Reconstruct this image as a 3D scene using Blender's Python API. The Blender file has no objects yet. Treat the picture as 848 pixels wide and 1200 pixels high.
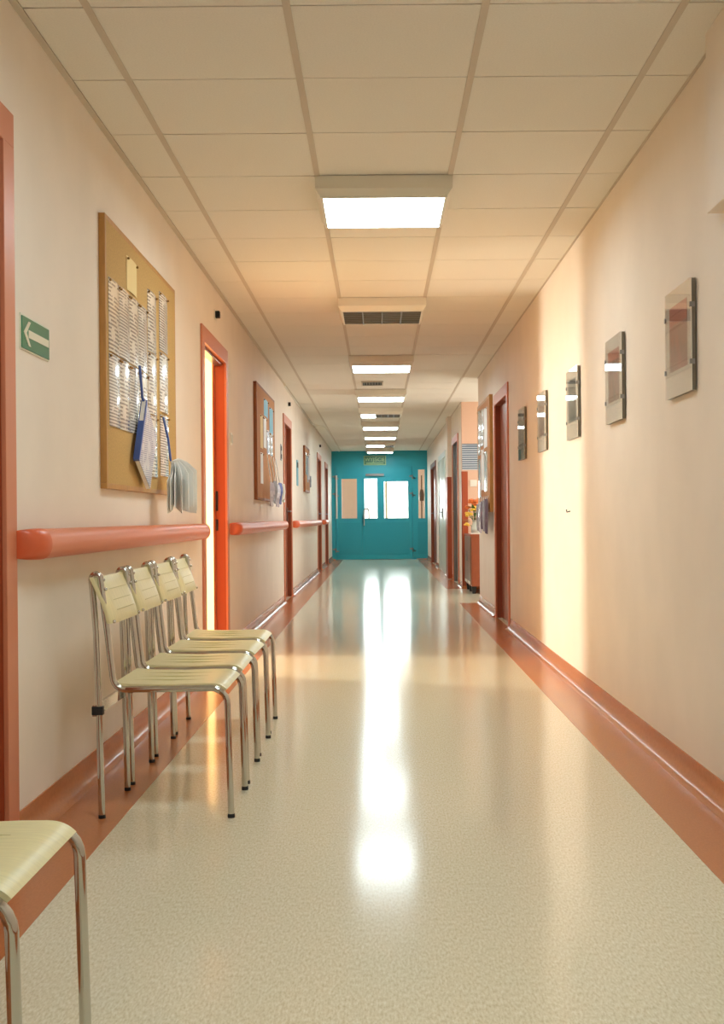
import bpy, bmesh, math, random
from mathutils import Matrix, Vector
random.seed(7)
S = bpy.context.scene
COL = S.collection
R = math.radians

# ------------------------------------------------------------------ camera
F_PX = 1405.0
cam_d = bpy.data.cameras.new('camera')
cam = bpy.data.objects.new('camera', cam_d)
COL.objects.link(cam)
cam_d.sensor_fit = 'VERTICAL'
cam_d.sensor_height = 36.0
cam_d.lens = 36.0 * F_PX / 1200.0
cam_d.shift_x = -20.0 / 1200.0
cam_d.shift_y = 7.0 / 1200.0
cam_d.clip_start = 0.05
cam_d.clip_end = 200
EYE = 0.96
cam.matrix_world = Matrix.Translation((0, 0, EYE)) @ Matrix.Rotation(R(90), 4, 'X') @ Matrix.Rotation(R(-0.5), 4, 'Z')
S.camera = cam

# ------------------------------------------------------------------ world, daylight, exposure
w = bpy.data.worlds.new('sky')
S.world = w
w.use_nodes = True
bg = w.node_tree.nodes['Background']
bg.inputs[0].default_value = (1.0, 0.97, 0.88, 1)
bg.inputs[1].default_value = 3.0
S.view_settings.view_transform = 'Standard'
S.view_settings.look = 'None'
S.view_settings.gamma = 1.0
S.view_settings.use_curve_mapping = False
S.view_settings.exposure = 0.38
S.cycles.use_denoising = True
S.cycles.max_bounces = 12
S.cycles.diffuse_bounces = 6
S.cycles.glossy_bounces = 4
S.cycles.transmission_bounces = 8
S.cycles.transparent_max_bounces = 8
S.cycles.sample_clamp_indirect = 6.0

LAMP = 14.5            # strength of a lit ceiling panel
LAMP_COL = (0.82, 1.0, 1.06)


def area(name, loc, rot, sx, sy, watts, color):
    d = bpy.data.lights.new(name, 'AREA')
    d.shape = 'RECTANGLE'
    d.size = sx
    d.size_y = sy
    d.energy = watts
    d.color = color
    o = bpy.data.objects.new(name, d)
    COL.objects.link(o)
    o.location = loc
    o.rotation_euler = rot
    return o


DAY = (1.0, 0.93, 0.80)
# daylight falling in through the windows the building has
area('window_daylight', (-4.72, 8.9, 1.45), (0, R(-90), 0), 1.9, 0.62, 330, (1.0, .95, .82))       # ward behind the open doorway
area('window_daylight', (3.12, 14.8, 1.6), (0, R(90), 0), 1.4, 2.2, 26, (.9, 1, .98))   # side passage
area('window_daylight', (0.1, 31.15, 1.45), (R(-90), 0, 0), 1.5, 1.2, 80, (.88, 1, 1.0))  # lobby behind the teal doors


# ------------------------------------------------------------------ materials
def lin(c):
    return tuple(((v / 255) / 12.92 if v / 255 <= .04045 else ((v / 255 + .055) / 1.055) ** 2.4) for v in c)


def mat(name, rgb, rough=.5, metal=0.0, spec=.5, var=0.0, scale=40, bump=0.0, bscale=200, coat=0.0, stretch=(1, 1, 1), emit=None, estr=0):
    m = bpy.data.materials.new(name)
    m.use_nodes = True
    nt = m.node_tree
    b = nt.nodes['Principled BSDF']
    c = lin(rgb)
    b.inputs['Base Color'].default_value = (*c, 1)
    b.inputs['Roughness'].default_value = rough
    b.inputs['Metallic'].default_value = metal
    b.inputs['Specular IOR Level'].default_value = spec
    b.inputs['Coat Weight'].default_value = coat
    b.inputs['Coat Roughness'].default_value = .08
    if emit:
        b.inputs['Emission Color'].default_value = (*emit, 1)
        b.inputs['Emission Strength'].default_value = estr
    if var or bump:
        tc = nt.nodes.new('ShaderNodeTexCoord')
        mp = nt.nodes.new('ShaderNodeMapping')
        mp.inputs['Scale'].default_value = stretch
        nt.links.new(tc.outputs['Object'], mp.inputs[0])
        if var:
            n = nt.nodes.new('ShaderNodeTexNoise')
            n.inputs['Scale'].default_value = scale
            n.inputs['Detail'].default_value = 4
            nt.links.new(mp.outputs[0], n.inputs['Vector'])
            r = nt.nodes.new('ShaderNodeValToRGB')
            r.color_ramp.elements[0].position = .3
            r.color_ramp.elements[1].position = .7
            r.color_ramp.elements[0].color = (*[v * (1 - var) for v in c], 1)
            r.color_ramp.elements[1].color = (*[min(1, v * (1 + var)) for v in c], 1)
            nt.links.new(n.outputs['Fac'], r.inputs[0])
            nt.links.new(r.outputs[0], b.inputs['Base Color'])
        if bump:
            n2 = nt.nodes.new('ShaderNodeTexNoise')
            n2.inputs['Scale'].default_value = bscale
            n2.inputs['Detail'].default_value = 2
            nt.links.new(mp.outputs[0], n2.inputs['Vector'])
            bp = nt.nodes.new('ShaderNodeBump')
            bp.inputs['Strength'].default_value = bump
            bp.inputs['Distance'].default_value = .002
            nt.links.new(n2.outputs['Fac'], bp.inputs['Height'])
            nt.links.new(bp.outputs[0], b.inputs['Normal'])
    return m


def print_mat(name, paper, ink, lines=70.0, thresh=.45, rough=.25, coat=.6):
    """paper with rows of small print (illegible at this size)"""
    m = mat(name, paper, rough, coat=coat)
    nt = m.node_tree
    b = nt.nodes['Principled BSDF']
    tc = nt.nodes.new('ShaderNodeTexCoord')
    sx = nt.nodes.new('ShaderNodeSeparateXYZ')
    nt.links.new(tc.outputs['Object'], sx.inputs[0])
    mul = nt.nodes.new('ShaderNodeMath'); mul.operation = 'MULTIPLY'; mul.inputs[1].default_value = lines
    fr = nt.nodes.new('ShaderNodeMath'); fr.operation = 'FRACT'
    gt = nt.nodes.new('ShaderNodeMath'); gt.operation = 'GREATER_THAN'; gt.inputs[1].default_value = .5
    nt.links.new(sx.outputs['Z'], mul.inputs[0]); nt.links.new(mul.outputs[0], fr.inputs[0]); nt.links.new(fr.outputs[0], gt.inputs[0])
    n = nt.nodes.new('ShaderNodeTexNoise'); n.inputs['Scale'].default_value = 14; n.inputs['Detail'].default_value = 3
    nt.links.new(tc.outputs['Object'], n.inputs['Vector'])
    g2 = nt.nodes.new('ShaderNodeMath'); g2.operation = 'GREATER_THAN'; g2.inputs[1].default_value = thresh
    nt.links.new(n.outputs['Fac'], g2.inputs[0])
    mm = nt.nodes.new('ShaderNodeMath'); mm.operation = 'MULTIPLY'
    nt.links.new(gt.outputs[0], mm.inputs[0]); nt.links.new(g2.outputs[0], mm.inputs[1])
    mx = nt.nodes.new('ShaderNodeMix'); mx.data_type = 'RGBA'
    mx.inputs[6].default_value = (*lin(paper), 1); mx.inputs[7].default_value = (*lin(ink), 1)
    nt.links.new(mm.outputs[0], mx.inputs[0]); nt.links.new(mx.outputs[2], b.inputs['Base Color'])
    return m


def glass_mat(name, tint=(1, 1, 1), gloss=.12, rough=.02):
    m = bpy.data.materials.new(name)
    m.use_nodes = True
    nt = m.node_tree
    nt.nodes.clear()
    o = nt.nodes.new('ShaderNodeOutputMaterial')
    t = nt.nodes.new('ShaderNodeBsdfTransparent'); t.inputs[0].default_value = (*tint, 1)
    g = nt.nodes.new('ShaderNodeBsdfGlossy'); g.inputs['Roughness'].default_value = rough
    lw = nt.nodes.new('ShaderNodeLayerWeight'); lw.inputs[0].default_value = .5
    pw = nt.nodes.new('ShaderNodeMath'); pw.operation = 'POWER'; pw.inputs[1].default_value = 3.0
    f = nt.nodes.new('ShaderNodeMath'); f.operation = 'MULTIPLY_ADD'; f.inputs[1].default_value = .6; f.inputs[2].default_value = .03
    nt.links.new(lw.outputs['Facing'], pw.inputs[0]); nt.links.new(pw.outputs[0], f.inputs[0])
    mx = nt.nodes.new('ShaderNodeMixShader')
    nt.links.new(f.outputs[0], mx.inputs[0]); nt.links.new(t.outputs[0], mx.inputs[1]); nt.links.new(g.outputs[0], mx.inputs[2])
    nt.links.new(mx.outputs[0], o.inputs[0])
    return m


def picture_mat(name, c0, c1, c2, scale=9):
    m = mat(name, c0, .4)
    nt = m.node_tree
    tc = nt.nodes.new('ShaderNodeTexCoord')
    n = nt.nodes.new('ShaderNodeTexNoise'); n.inputs['Scale'].default_value = scale; n.inputs['Detail'].default_value = 5; n.inputs['Distortion'].default_value = 1.2
    nt.links.new(tc.outputs['Object'], n.inputs['Vector'])
    r = nt.nodes.new('ShaderNodeValToRGB')
    r.color_ramp.elements[0].position = .35; r.color_ramp.elements[0].color = (*lin(c0), 1)
    r.color_ramp.elements[1].position = .68; r.color_ramp.elements[1].color = (*lin(c2), 1)
    e = r.color_ramp.elements.new(.52); e.color = (*lin(c1), 1)
    nt.links.new(n.outputs['Fac'], r.inputs[0]); nt.links.new(r.outputs[0], nt.nodes['Principled BSDF'].inputs['Base Color'])
    return m


M = dict(
    wall=mat('peach_wall_paint', (240, 226, 211), .62, spec=.3, var=.03, scale=3, bump=.12, bscale=260),
    tile=mat('ceiling_tile_face', (236, 231, 221), .9, spec=.1, var=.035, scale=160, bump=.2, bscale=400),
    tee=mat('ceiling_tee_bar', (206, 194, 178), .6),
    seam=mat('ceiling_void', (120, 92, 66), .9),
    orange=mat('orange_vinyl', (190, 118, 72), .22, var=.06, scale=60, stretch=(3, 1, 1), bump=.03, bscale=90),
    frame=mat('orange_gloss_paint', (172, 78, 44), .35),
    frame_dark=mat('brown_red_gloss_paint', (148, 76, 48), .35),
    arch=mat('salmon_gloss_paint', (208, 128, 94), .4),
    rail=mat('coral_plastic_rail', (222, 126, 90), .35),
    cap=mat('coral_plastic_cap', (214, 96, 54), .35),
    teal=mat('teal_enamel', (44, 164, 180), .35),
    teal_dark=mat('teal_enamel_panel', (38, 154, 170), .4),
    chrome=mat('chrome_tube', (200, 198, 192), .07, metal=1),
    steel=mat('brushed_steel', (150, 150, 148), .28, metal=1),
    ply=mat('pale_plywood', (226, 214, 164), .34, var=.07, scale=14, stretch=(1, 10, 1)),
    groove=mat('plywood_groove', (200, 188, 134), .7),
    black=mat('black_rubber', (26, 24, 24), .6),
    white=mat('white_plastic', (236, 232, 220), .4),
    lampbody=mat('lamp_housing_paint', (232, 226, 212), .5),
    louver=mat('dull_aluminium_louver', (120, 112, 98), .4, metal=.6),
    lit=mat('lit_diffuser', (255, 250, 235), .5, emit=LAMP_COL, estr=LAMP),
    wood=mat('honey_wood', (190, 138, 72), .45, var=.12, scale=12, stretch=(6, 6, 1)),
    wood_red=mat('reddish_wood', (150, 88, 48), .45, var=.12, scale=12, stretch=(6, 6, 1)),
    cork=mat('cork', (198, 160, 98), .85, var=.10, scale=120),
    cork2=mat('cork_tan', (196, 140, 96), .85, var=.10, scale=120),
    paper=print_mat('printed_paper', (236, 228, 212), (160, 150, 142), lines=62, thresh=.43),
    paper2=print_mat('densely_printed_paper', (232, 226, 214), (156, 148, 142), lines=78, thresh=.38),
    card=mat('cream_card', (240, 214, 150), .6),
    page=mat('white_page', (246, 244, 240), .55),
    blue=mat('blue_cover', (70, 96, 168), .35),
    sky=mat('light_blue_card', (96, 168, 190), .45),
    lilac=print_mat('lilac_page', (222, 218, 226), (176, 172, 192), lines=110),
    plum=mat('plum_leaflet', (92, 70, 92), .45),
    grey=mat('grey_leaflet', (150, 150, 158), .45),
    green=mat('sign_green', (34, 122, 84), .35),
    signwhite=mat('sign_white', (226, 222, 200), .4),
    exitgreen=mat('exit_sign_green', (52, 112, 74), .35),
    exitpale=mat('exit_sign_pale_green', (178, 208, 140), .4),
    mat_white=mat('picture_mount', (226, 220, 206), .6),
    glass=glass_mat('clear_glass'),
    doorgrey=mat('pale_grey_door', (206, 206, 190), .3),
    cab=mat('cabinet_red_brown', (160, 82, 50), .4, var=.1, scale=10, stretch=(6, 6, 1)),
    cabdoor=mat('cabinet_door_brown', (128, 92, 72), .35, var=.08, scale=10, stretch=(6, 6, 1)),
    cloth=mat('white_cloth', (232, 224, 212), .8),
    vase=mat('clear_vase', (205, 210, 200), .15),
    leaf=mat('leaf_green', (74, 112, 44), .5),
    petal_o=mat('orange_petal', (232, 124, 60), .6),
    petal_y=mat('yellow_petal', (238, 190, 72), .6),
    petal_p=mat('peach_petal', (240, 176, 130), .6),
    pin=mat('brass_pin', (150, 110, 60), .3, metal=.8),
    pink=mat('pink_lobby_paint', (238, 216, 212), .7),
    salmon=mat('salmon_wall_paint', (228, 186, 158), .62),
    cream=mat('cream_room_paint', (244, 222, 176), .7),
    notice=print_mat('notice_print', (190, 198, 206), (96, 110, 128), lines=34, thresh=.32, coat=.2),
    notice_head=mat('notice_head', (110, 122, 140), .5),
)


def floor_material():
    m = mat('speckled_cream_vinyl', (212, 200, 164), .135, spec=.42)
    nt = m.node_tree
    b = nt.nodes['Principled BSDF']
    tc = nt.nodes.new('ShaderNodeTexCoord')
    mp = nt.nodes.new('ShaderNodeMapping'); mp.inputs['Scale'].default_value = (190, 55, 1)
    nt.links.new(tc.outputs['Object'], mp.inputs[0])
    n = nt.nodes.new('ShaderNodeTexNoise'); n.inputs['Scale'].default_value = 1.0; n.inputs['Detail'].default_value = 5; n.inputs['Roughness'].default_value = .65
    nt.links.new(mp.outputs[0], n.inputs['Vector'])
    r = nt.nodes.new('ShaderNodeValToRGB')
    r.color_ramp.elements[0].position = .3; r.color_ramp.elements[0].color = (*lin((202, 190, 156)), 1)
    r.color_ramp.elements[1].position = .7; r.color_ramp.elements[1].color = (*lin((238, 233, 214)), 1)
    e = r.color_ramp.elements.new(.5); e.color = (*lin((224, 215, 186)), 1)
    nt.links.new(n.outputs['Fac'], r.inputs[0]); nt.links.new(r.outputs[0], b.inputs['Base Color'])
    n2 = nt.nodes.new('ShaderNodeTexNoise'); n2.inputs['Scale'].default_value = 9; n2.inputs['Detail'].default_value = 2
    nt.links.new(tc.outputs['Object'], n2.inputs['Vector'])
    bp = nt.nodes.new('ShaderNodeBump'); bp.inputs['Strength'].default_value = .035; bp.inputs['Distance'].default_value = .004
    nt.links.new(n2.outputs['Fac'], bp.inputs['Height']); nt.links.new(bp.outputs[0], b.inputs['Normal'])
    return m


M['floor'] = floor_material()


# ------------------------------------------------------------------ mesh helpers
class MB:
    def __init__(self):
        self.v = []
        self.f = []

    def add(self, vs, fs):
        k = len(self.v)
        self.v += [tuple(p) for p in vs]
        self.f += [tuple(i + k for i in f) for f in fs]
        return self

    def box(self, x0, x1, y0, y1, z0, z1):
        return self.add([(x0, y0, z0), (x1, y0, z0), (x1, y1, z0), (x0, y1, z0), (x0, y0, z1), (x1, y0, z1), (x1, y1, z1), (x0, y1, z1)],
                        [(0, 3, 2, 1), (4, 5, 6, 7), (0, 1, 5, 4), (1, 2, 6, 5), (2, 3, 7, 6), (3, 0, 4, 7)])

    def prism(self, poly, a, b, axis='y'):
        """extrude a 2-D polygon from a to b along an axis"""
        def p3(p, t):
            return {'y': (p[0], t, p[1]), 'x': (t, p[0], p[1]), 'z': (p[0], p[1], t)}[axis]
        n = len(poly)
        return self.add([p3(p, a) for p in poly] + [p3(p, b) for p in poly],
                        [tuple(range(n))[::-1], tuple(range(n, 2 * n))] + [(i, (i + 1) % n, (i + 1) % n + n, i + n) for i in range(n)])

    def loft(self, rings, caps=True):
        n = len(rings[0])
        vs = [p for r in rings for p in r]
        fs = []
        for k in range(len(rings) - 1):
            for i in range(n):
                fs.append((k * n + i, k * n + (i + 1) % n, (k + 1) * n + (i + 1) % n, (k + 1) * n + i))
        if caps:
            fs.append(tuple(range(n))[::-1])
            fs.append(tuple(range((len(rings) - 1) * n, len(rings) * n)))
        return self.add(vs, fs)

    def tube(self, pts, r, n=10):
        pts = [Vector(p) for p in pts]
        rings = []
        ref = None
        for i, p in enumerate(pts):
            t = (pts[min(i + 1, len(pts) - 1)] - pts[max(i - 1, 0)]).normalized()
            if ref is None:
                ref = Vector((0, 1, 0)) if abs(t.y) < .9 else Vector((1, 0, 0))
            a = (ref - t * ref.dot(t)).normalized()
            b = t.cross(a)
            ref = a
            rr = r[i] if isinstance(r, (list, tuple)) else r
            rings.append([p + a * rr * math.cos(2 * math.pi * k / n) + b * rr * math.sin(2 * math.pi * k / n) for k in range(n)])
        return self.loft(rings)

    def lathe(self, prof, cx=0, cy=0, n=20):
        return self.loft([[(cx + r * math.cos(2 * math.pi * k / n), cy + r * math.sin(2 * math.pi * k / n), z) for k in range(n)] for r, z in prof])

    def ball(self, c, r, seg=8, sq=(1, 1, 1)):
        rings = []
        for i in range(1, seg):
            a = math.pi * i / seg
            rings.append([(c[0] + r * sq[0] * math.sin(a) * math.cos(2 * math.pi * k / 8), c[1] + r * sq[1] * math.sin(a) * math.sin(2 * math.pi * k / 8), c[2] - r * sq[2] * math.cos(a)) for k in range(8)])
        return self.loft(rings)

    def mesh(self, name, bevel=0, smooth=False, seg=2):
        me = bpy.data.meshes.new(name)
        bm = bmesh.new()
        vs = [bm.verts.new(p) for p in self.v]
        for f in self.f:
            try:
                bm.faces.new([vs[i] for i in f])
            except ValueError:
                pass
        bmesh.ops.recalc_face_normals(bm, faces=bm.faces)
        if bevel:
            es = [e for e in bm.edges if len(e.link_faces) == 2 and e.calc_face_angle(0) > .6]
            bmesh.ops.bevel(bm, geom=es, offset=bevel, segments=seg, affect='EDGES', profile=.5)
        bm.to_mesh(me)
        bm.free()
        if smooth:
            me.shade_smooth()
            me.set_sharp_from_angle(angle=R(35))
        return me

    def build(self, name, m, parent=None, bevel=0, smooth=False, loc=None, seg=2):
        me = self.mesh(name, bevel, smooth, seg)
        me.materials.append(M[m])
        return put(name, me, parent, loc)


def put(name, me, parent=None, loc=None):
    o = bpy.data.objects.new(name, me)
    COL.objects.link(o)
    if parent:
        o.parent = parent
    if loc is not None:
        o.location = loc
    return o


def tag(o, label, cat, group=None):
    o['label'] = label
    o['category'] = cat
    if group:
        o['group'] = group
    return o


def thing(name, label, cat, loc=(0, 0, 0), rz=0, group=None):
    o = bpy.data.objects.new(name, None)
    o.empty_display_size = .1
    COL.objects.link(o)
    o.location = loc
    o.rotation_euler = (0, 0, rz)
    return tag(o, label, cat, group)


def struct(o):
    o['kind'] = 'structure'
    return o


def sroot(name, loc=(0, 0, 0)):
    o = bpy.data.objects.new(name, None)
    o.empty_display_size = .1
    COL.objects.link(o)
    o.location = loc
    return struct(o)


def copy_tree(o, parent=None):
    c = o.copy()
    COL.objects.link(c)
    c.parent = parent
    for ch in o.children:
        copy_tree(ch, c)
    return c


# ------------------------------------------------------------------ setting: dimensions (metres)
XL, XR = -1.088, 1.119        # corridor wall faces
ZC = 2.51                     # ceiling
YB, YE = -3.2, 27.7           # back of corridor behind the camera / teal partition
AL0, AL1 = 13.40, 16.10       # side passage on the right
TH = 0.10

# door openings: frame outer y0, y1, top of frame
DL = [(2.25, 3.56, 2.165), (7.36, 8.60, 2.165), (13.66, 14.90, 2.165), (21.15, 22.50, 2.13), (24.10, 25.45, 2.10)]
DR = [(10.28, 11.52, 2.12)]
DRF = [(16.78, 18.10, 2.14), (19.95, 22.30, 2.08), (23.4, 25.6, 2.08)]
AW = 0.10                     # architrave width


def wall(name, face, s, y0, y1, openings, thick=TH, m='wall'):
    b = MB()
    xa, xb = sorted((face, face + s * thick))
    cur = y0
    for (a, c, zt) in openings:
        a2, c2, z2 = a + AW - .02, c - AW + .02, zt - AW + .02
        b.box(xa, xb, cur, a2, 0, ZC + .05)
        b.box(xa, xb, a2, c2, z2, ZC + .05)
        cur = c2
    b.box(xa, xb, cur, y1, 0, ZC + .05)
    return struct(b.build(name, m))


wall('wall_left', XL, -1, YB, YE + .1, DL, thick=.07)
wall('wall_right', XR, 1, YB, AL0, DR)
wall('wall_right_far', XR, 1, AL1 + TH, YE + .1, DRF)
struct(MB().box(XL - TH, XR + TH, YB - .1, YB, 0, ZC + .05).build('wall_back', 'wall'))

# side passage
struct(MB().box(XR + TH, 3.0, AL0 - TH, AL0, 0, ZC + .05).build('wall_passage_near', 'wall'))
struct(MB().box(XR, 3.0, AL1, AL1 + TH, 0, ZC + .05).build('wall_passage_far', 'salmon'))
b = MB()
b.box(3.0, 3.12, AL0 - TH, AL1 + TH, 0, .9).box(3.0, 3.12, AL0 - TH, AL1 + TH, 2.3, ZC + .05)
b.box(3.0, 3.12, AL0 - TH, 13.7, .9, 2.3).box(3.0, 3.12, 15.9, AL1 + TH, .9, 2.3)
struct(b.build('wall_passage_end', 'wall'))


def window(name, axis, fixed, a0, a1, z0, z1, n=2):
    """white casement frame with glass panes set in an opening"""
    root = sroot(name)
    t = .03
    def bx(mb, p0, p1, q0, q1, d=.025):
        return mb.box(fixed - d, fixed + d, p0, p1, q0, q1) if axis == 'x' else mb.box(p0, p1, fixed - d, fixed + d, q0, q1)
    fr = MB()
    bx(fr, a0, a1, z0, z0 + .05); bx(fr, a0, a1, z1 - .05, z1); bx(fr, a0, a0 + .05, z0, z1); bx(fr, a1 - .05, a1, z0, z1)
    for k in range(1, n):
        c = a0 + (a1 - a0) * k / n
        bx(fr, c - t, c + t, z0, z1)
    fr.build('window_frame', 'white', root)
    for k in range(n):
        c0, c1 = a0 + (a1 - a0) * k / n, a0 + (a1 - a0) * (k + 1) / n
        bx(MB(), c0 + .03, c1 - .03, z0 + .03, z1 - .03, .003).build('pane', 'glass', root)
    return root


window('window_1', 'x', 3.06, 13.7, 15.9, .9, 2.3, 3)

# ward behind the open doorway on the left
RX0, RX1, RY0, RY1 = -4.6, XL - .065, 6.6, 10.4
struct(MB().box(RX0, RX1, RY0 - .1, RY0, 0, 2.7).build('wall_ward_near', 'cream'))
struct(MB().box(RX0, RX1, RY1, RY1 + .1, 0, 2.7).build('wall_ward_far', 'cream'))
b = MB()
wy0, wy1, wz0, wz1 = 8.58, 9.22, .45, 2.4
b.box(RX0 - .1, RX0, RY0 - .1, wy0, 0, 2.7).box(RX0 - .1, RX0, wy1, RY1 + .1, 0, 2.7).box(RX0 - .1, RX0, wy0, wy1, 0, wz0).box(RX0 - .1, RX0, wy0, wy1, wz1, 2.7)
struct(b.build('wall_ward_window', 'cream'))
struct(MB().box(RX0 - .1, RX1, RY0 - .1, RY1 + .1, 2.6, 2.7).build('ceiling_ward', 'cream'))
window('window_2', 'x', RX0 - .05, wy0, wy1, wz0, wz1, 1)

# lobby behind the teal doors
LY = 31.0
struct(MB().box(-2.2, -2.1, YE + .1, LY, 0, 2.7).build('wall_lobby_left', 'pink'))
struct(MB().box(2.1, 2.2, YE + .1, LY, 0, 2.7).build('wall_lobby_right', 'pink'))
b = MB()
lx0, lx1, lz0, lz1 = -.42, .80, .88, 2.02
b.box(-2.2, lx0, LY, LY + .1, 0, 2.7).box(lx1, 2.2, LY, LY + .1, 0, 2.7).box(lx0, lx1, LY, LY + .1, 0, lz0).box(lx0, lx1, LY, LY + .1, lz1, 2.7)
struct(b.build('wall_lobby_window', 'pink'))
struct(MB().box(-2.2, 2.2, YE + .1, LY + .1, 2.6, 2.7).build('ceiling_lobby', 'cream'))
b = MB().box(-2.2, XL - TH, YE + .02, YE + .1, 0, 2.7).box(XR + TH, 2.2, YE + .02, YE + .1, 0, 2.7).box(-2.2, 2.2, YE + .02, YE + .1, ZC, 2.7)
struct(b.build('wall_lobby_front', 'wall'))
window('window_3', 'y', LY + .05, lx0, lx1, lz0, lz1, 2)

# floor with orange vinyl borders
b = MB().box(RX0 - .1, 3.12, YB - .1, LY + .1, -.1, 0)
floor = struct(b.build('floor', 'floor'))


def gaps(y0, y1, doors):
    out, cur = [], y0
    for (a, c, _) in doors:
        out.append((cur, a)); cur = c
    out.append((cur, y1))
    return [(a, c) for a, c in out if c - a > .02]


MB().box(XL - .001, -.835, YB, YE, 0, .0012).build('border_strip', 'orange', floor)
MB().box(.888, XR + .001, YB, AL0 + .02, 0, .0012).build('border_strip', 'orange', floor)
MB().box(.888, XR + .001, AL1, YE, 0, .0012).build('border_strip', 'orange', floor)

PROF = [(0, 0), (0, .088), (.004, .088), (.005, .055), (.009, .034), (.018, .017), (.032, .006), (.05, .0016), (.05, 0)]


def cove(name, face, s, segs):
    b = MB()
    for (a, c) in segs:
        b.prism([(face - s * t, z) for t, z in PROF], a, c, 'y')
    return struct(b.build(name, 'orange', smooth=True))


cove('baseboard_left', XL, -1, gaps(YB, YE - .02, DL))
cove('baseboard_right', XR, 1, gaps(YB, AL0, DR))
cove('baseboard_right_far', XR, 1, gaps(AL1 + .01, YE - .02, DRF))
b = MB()
b.prism([(AL1 - t, z) for t, z in PROF], XR + .001, 2.99, 'x')
struct(b.build('baseboard_passage', 'orange', smooth=True))
b = MB().prism([(YE - t * 1.6, z) for t, z in PROF], .86, XR, 'x').prism([(YE - t * 1.6, z) for t, z in PROF], XL, -1.01, 'x')
struct(b.build('baseboard_end', 'orange', smooth=True))

# ceiling: slab, lay-in tiles, tee bars
b = MB().box(XL - TH, XR + TH, YB - .1, YE + .1, ZC + .014, ZC + .1).box(XR + TH, 3.12, AL0 - TH, AL1 + TH, ZC + .014, ZC + .1)
ceiling = struct(b.build('ceiling', 'seam'))
GX = [-.867, -.266, .335, .936]
cols = [(XL + .024, GX[0]), (GX[0], GX[1]), (GX[1], GX[2]), (GX[2], GX[3]), (GX[3], XR - .004)]
Y0T = 3.622
tile_me = {}


def tile_mesh(wd, ln):
    key = (round(wd, 3), round(ln, 3))
    if key not in tile_me:
        me = MB().box(-wd / 2, wd / 2, -ln / 2, ln / 2, 0, .014).mesh('ceiling_tile')
        me.materials.append(M['tile'])
        tile_me[key] = me
    return tile_me[key]


for k in range(-2, 41):
    ya, yb = Y0T + .6 * k, min(Y0T + .6 * (k + 1), YE - .002)
    if yb - ya < .05:
        continue
    cl = list(cols)
    if ya > AL0 - .3 and yb < AL1 + .35:
        cl[4] = (GX[3], 1.536 if yb < AL1 + .05 and ya > AL0 else XR - .004)
    for (xa, xb) in cl:
        put('ceiling_tile', tile_mesh(xb - xa - .004, yb - ya - .008), ceiling, ((xa + xb) / 2, (ya + yb) / 2, ZC + random.uniform(-.0006, .0006)))
MB().box(XL, XR, YB, Y0T - 1.2, ZC, ZC + .014).build('ceiling_tile', 'tile', ceiling)
MB().box(1.536, 3.0, AL0, AL1, ZC, ZC + .014).build('ceiling_tile', 'tile', ceiling)
MB().box(XR - .004, 1.532, AL0, 13.818, ZC, ZC + .014).build('ceiling_tile', 'tile', ceiling)
MB().box(XR - .004, 1.532, 15.626, AL1, ZC, ZC + .014).build('ceiling_tile', 'tile', ceiling)
for x in GX:
    MB().box(x - .012, x + .012, YB, YE, ZC - .0035, ZC + .01).build('tee_bar', 'tee', ceiling)
MB().box(XL, XL + .024, YB, YE, ZC - .003, ZC + .01).build('wall_angle', 'tee', ceiling)
MB().box(XR - .012, XR, YB, AL0, ZC - .002, ZC + .01).build('wall_angle', 'tee', ceiling)
MB().box(XR - .012, XR, AL1, YE, ZC - .002, ZC + .01).build('wall_angle', 'tee', ceiling)

# boxing on the right wall beside the first pictures, and pilaster further on
struct(MB().box(1.063, XR, 2.6, 3.86, 1.93, ZC).build('trim_1', 'wall', bevel=.003))
struct(MB().box(1.058, XR, 18.42, 18.86, 0, ZC).build('trim_2', 'wall'))
struct(MB().box(1.050, 1.058, 18.41, 18.87, .02, 1.58).box(1.058, XR, 18.412, 18.42, .02, 1.58).build('trim_3', 'frame'))
struct(MB().box(XR - .006, XR + .075, AL1 - .008, AL1, .0, 1.575).box(XR - .008, XR, AL1 - .008, AL1 + .06, .0, 1.575).build('trim_4', 'frame'))


# ------------------------------------------------------------------ doors along the corridor
def doorway(n, face, s, y0, y1, zt, depth, fm='frame', am='arch', lm='frame_dark', leaf=True, hinge=False, handle=True, jm=None):
    root = sroot('door_%d' % n)
    yi0, yi1, zi = y0 + AW, y1 - AW, zt - AW
    def X(t0, t1):
        return sorted((face + s * t0, face + s * t1))
    p = -.014
    for (a, c) in ((y0, yi0), (yi1, y1)):
        MB().box(*X(p, .0), a, c, 0, zi).build('architrave', am, root, bevel=.002)
    MB().box(*X(p, .0), y0, y1, zi, zt).build('architrave', am, root, bevel=.002)
    jm = jm or fm
    for (a, c) in ((yi0 - .02, yi0), (yi1, yi1 + .02)):
        MB().box(*X(.0, depth), a, c, 0, zi).build('jamb', jm, root)
    MB().box(*X(.0, depth), yi0 - .02, yi1 + .02, zi, zi + .02).build('lintel', jm, root)
    if leaf:
        lf = MB().box(*X(depth - .05, depth - .01), yi0 + .004, yi1 - .004, .006, zi - .004).build('door_leaf', lm, root, bevel=.002)
        if handle:
            hb = MB().box(*X(depth - .062, depth - .05), yi1 - .09, yi1 - .05, .92, 1.10)
            hb.tube([(face + s * (depth - .055), yi1 - .07, 1.05), (face + s * (depth - .10), yi1 - .07, 1.05), (face + s * (depth - .10), yi1 - .19, 1.05)], .009, 8)
            hb.build('door_handle', 'steel', lf, smooth=True)
    if hinge:
        for z in (.28, 1.05, 1.82):
            MB().tube([(face + s * .004, yi0 + .012, z - .05), (face + s * .004, yi0 + .012, z + .05)], .011, 8).build('hinge', 'steel', root, smooth=True)
    return root


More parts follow.
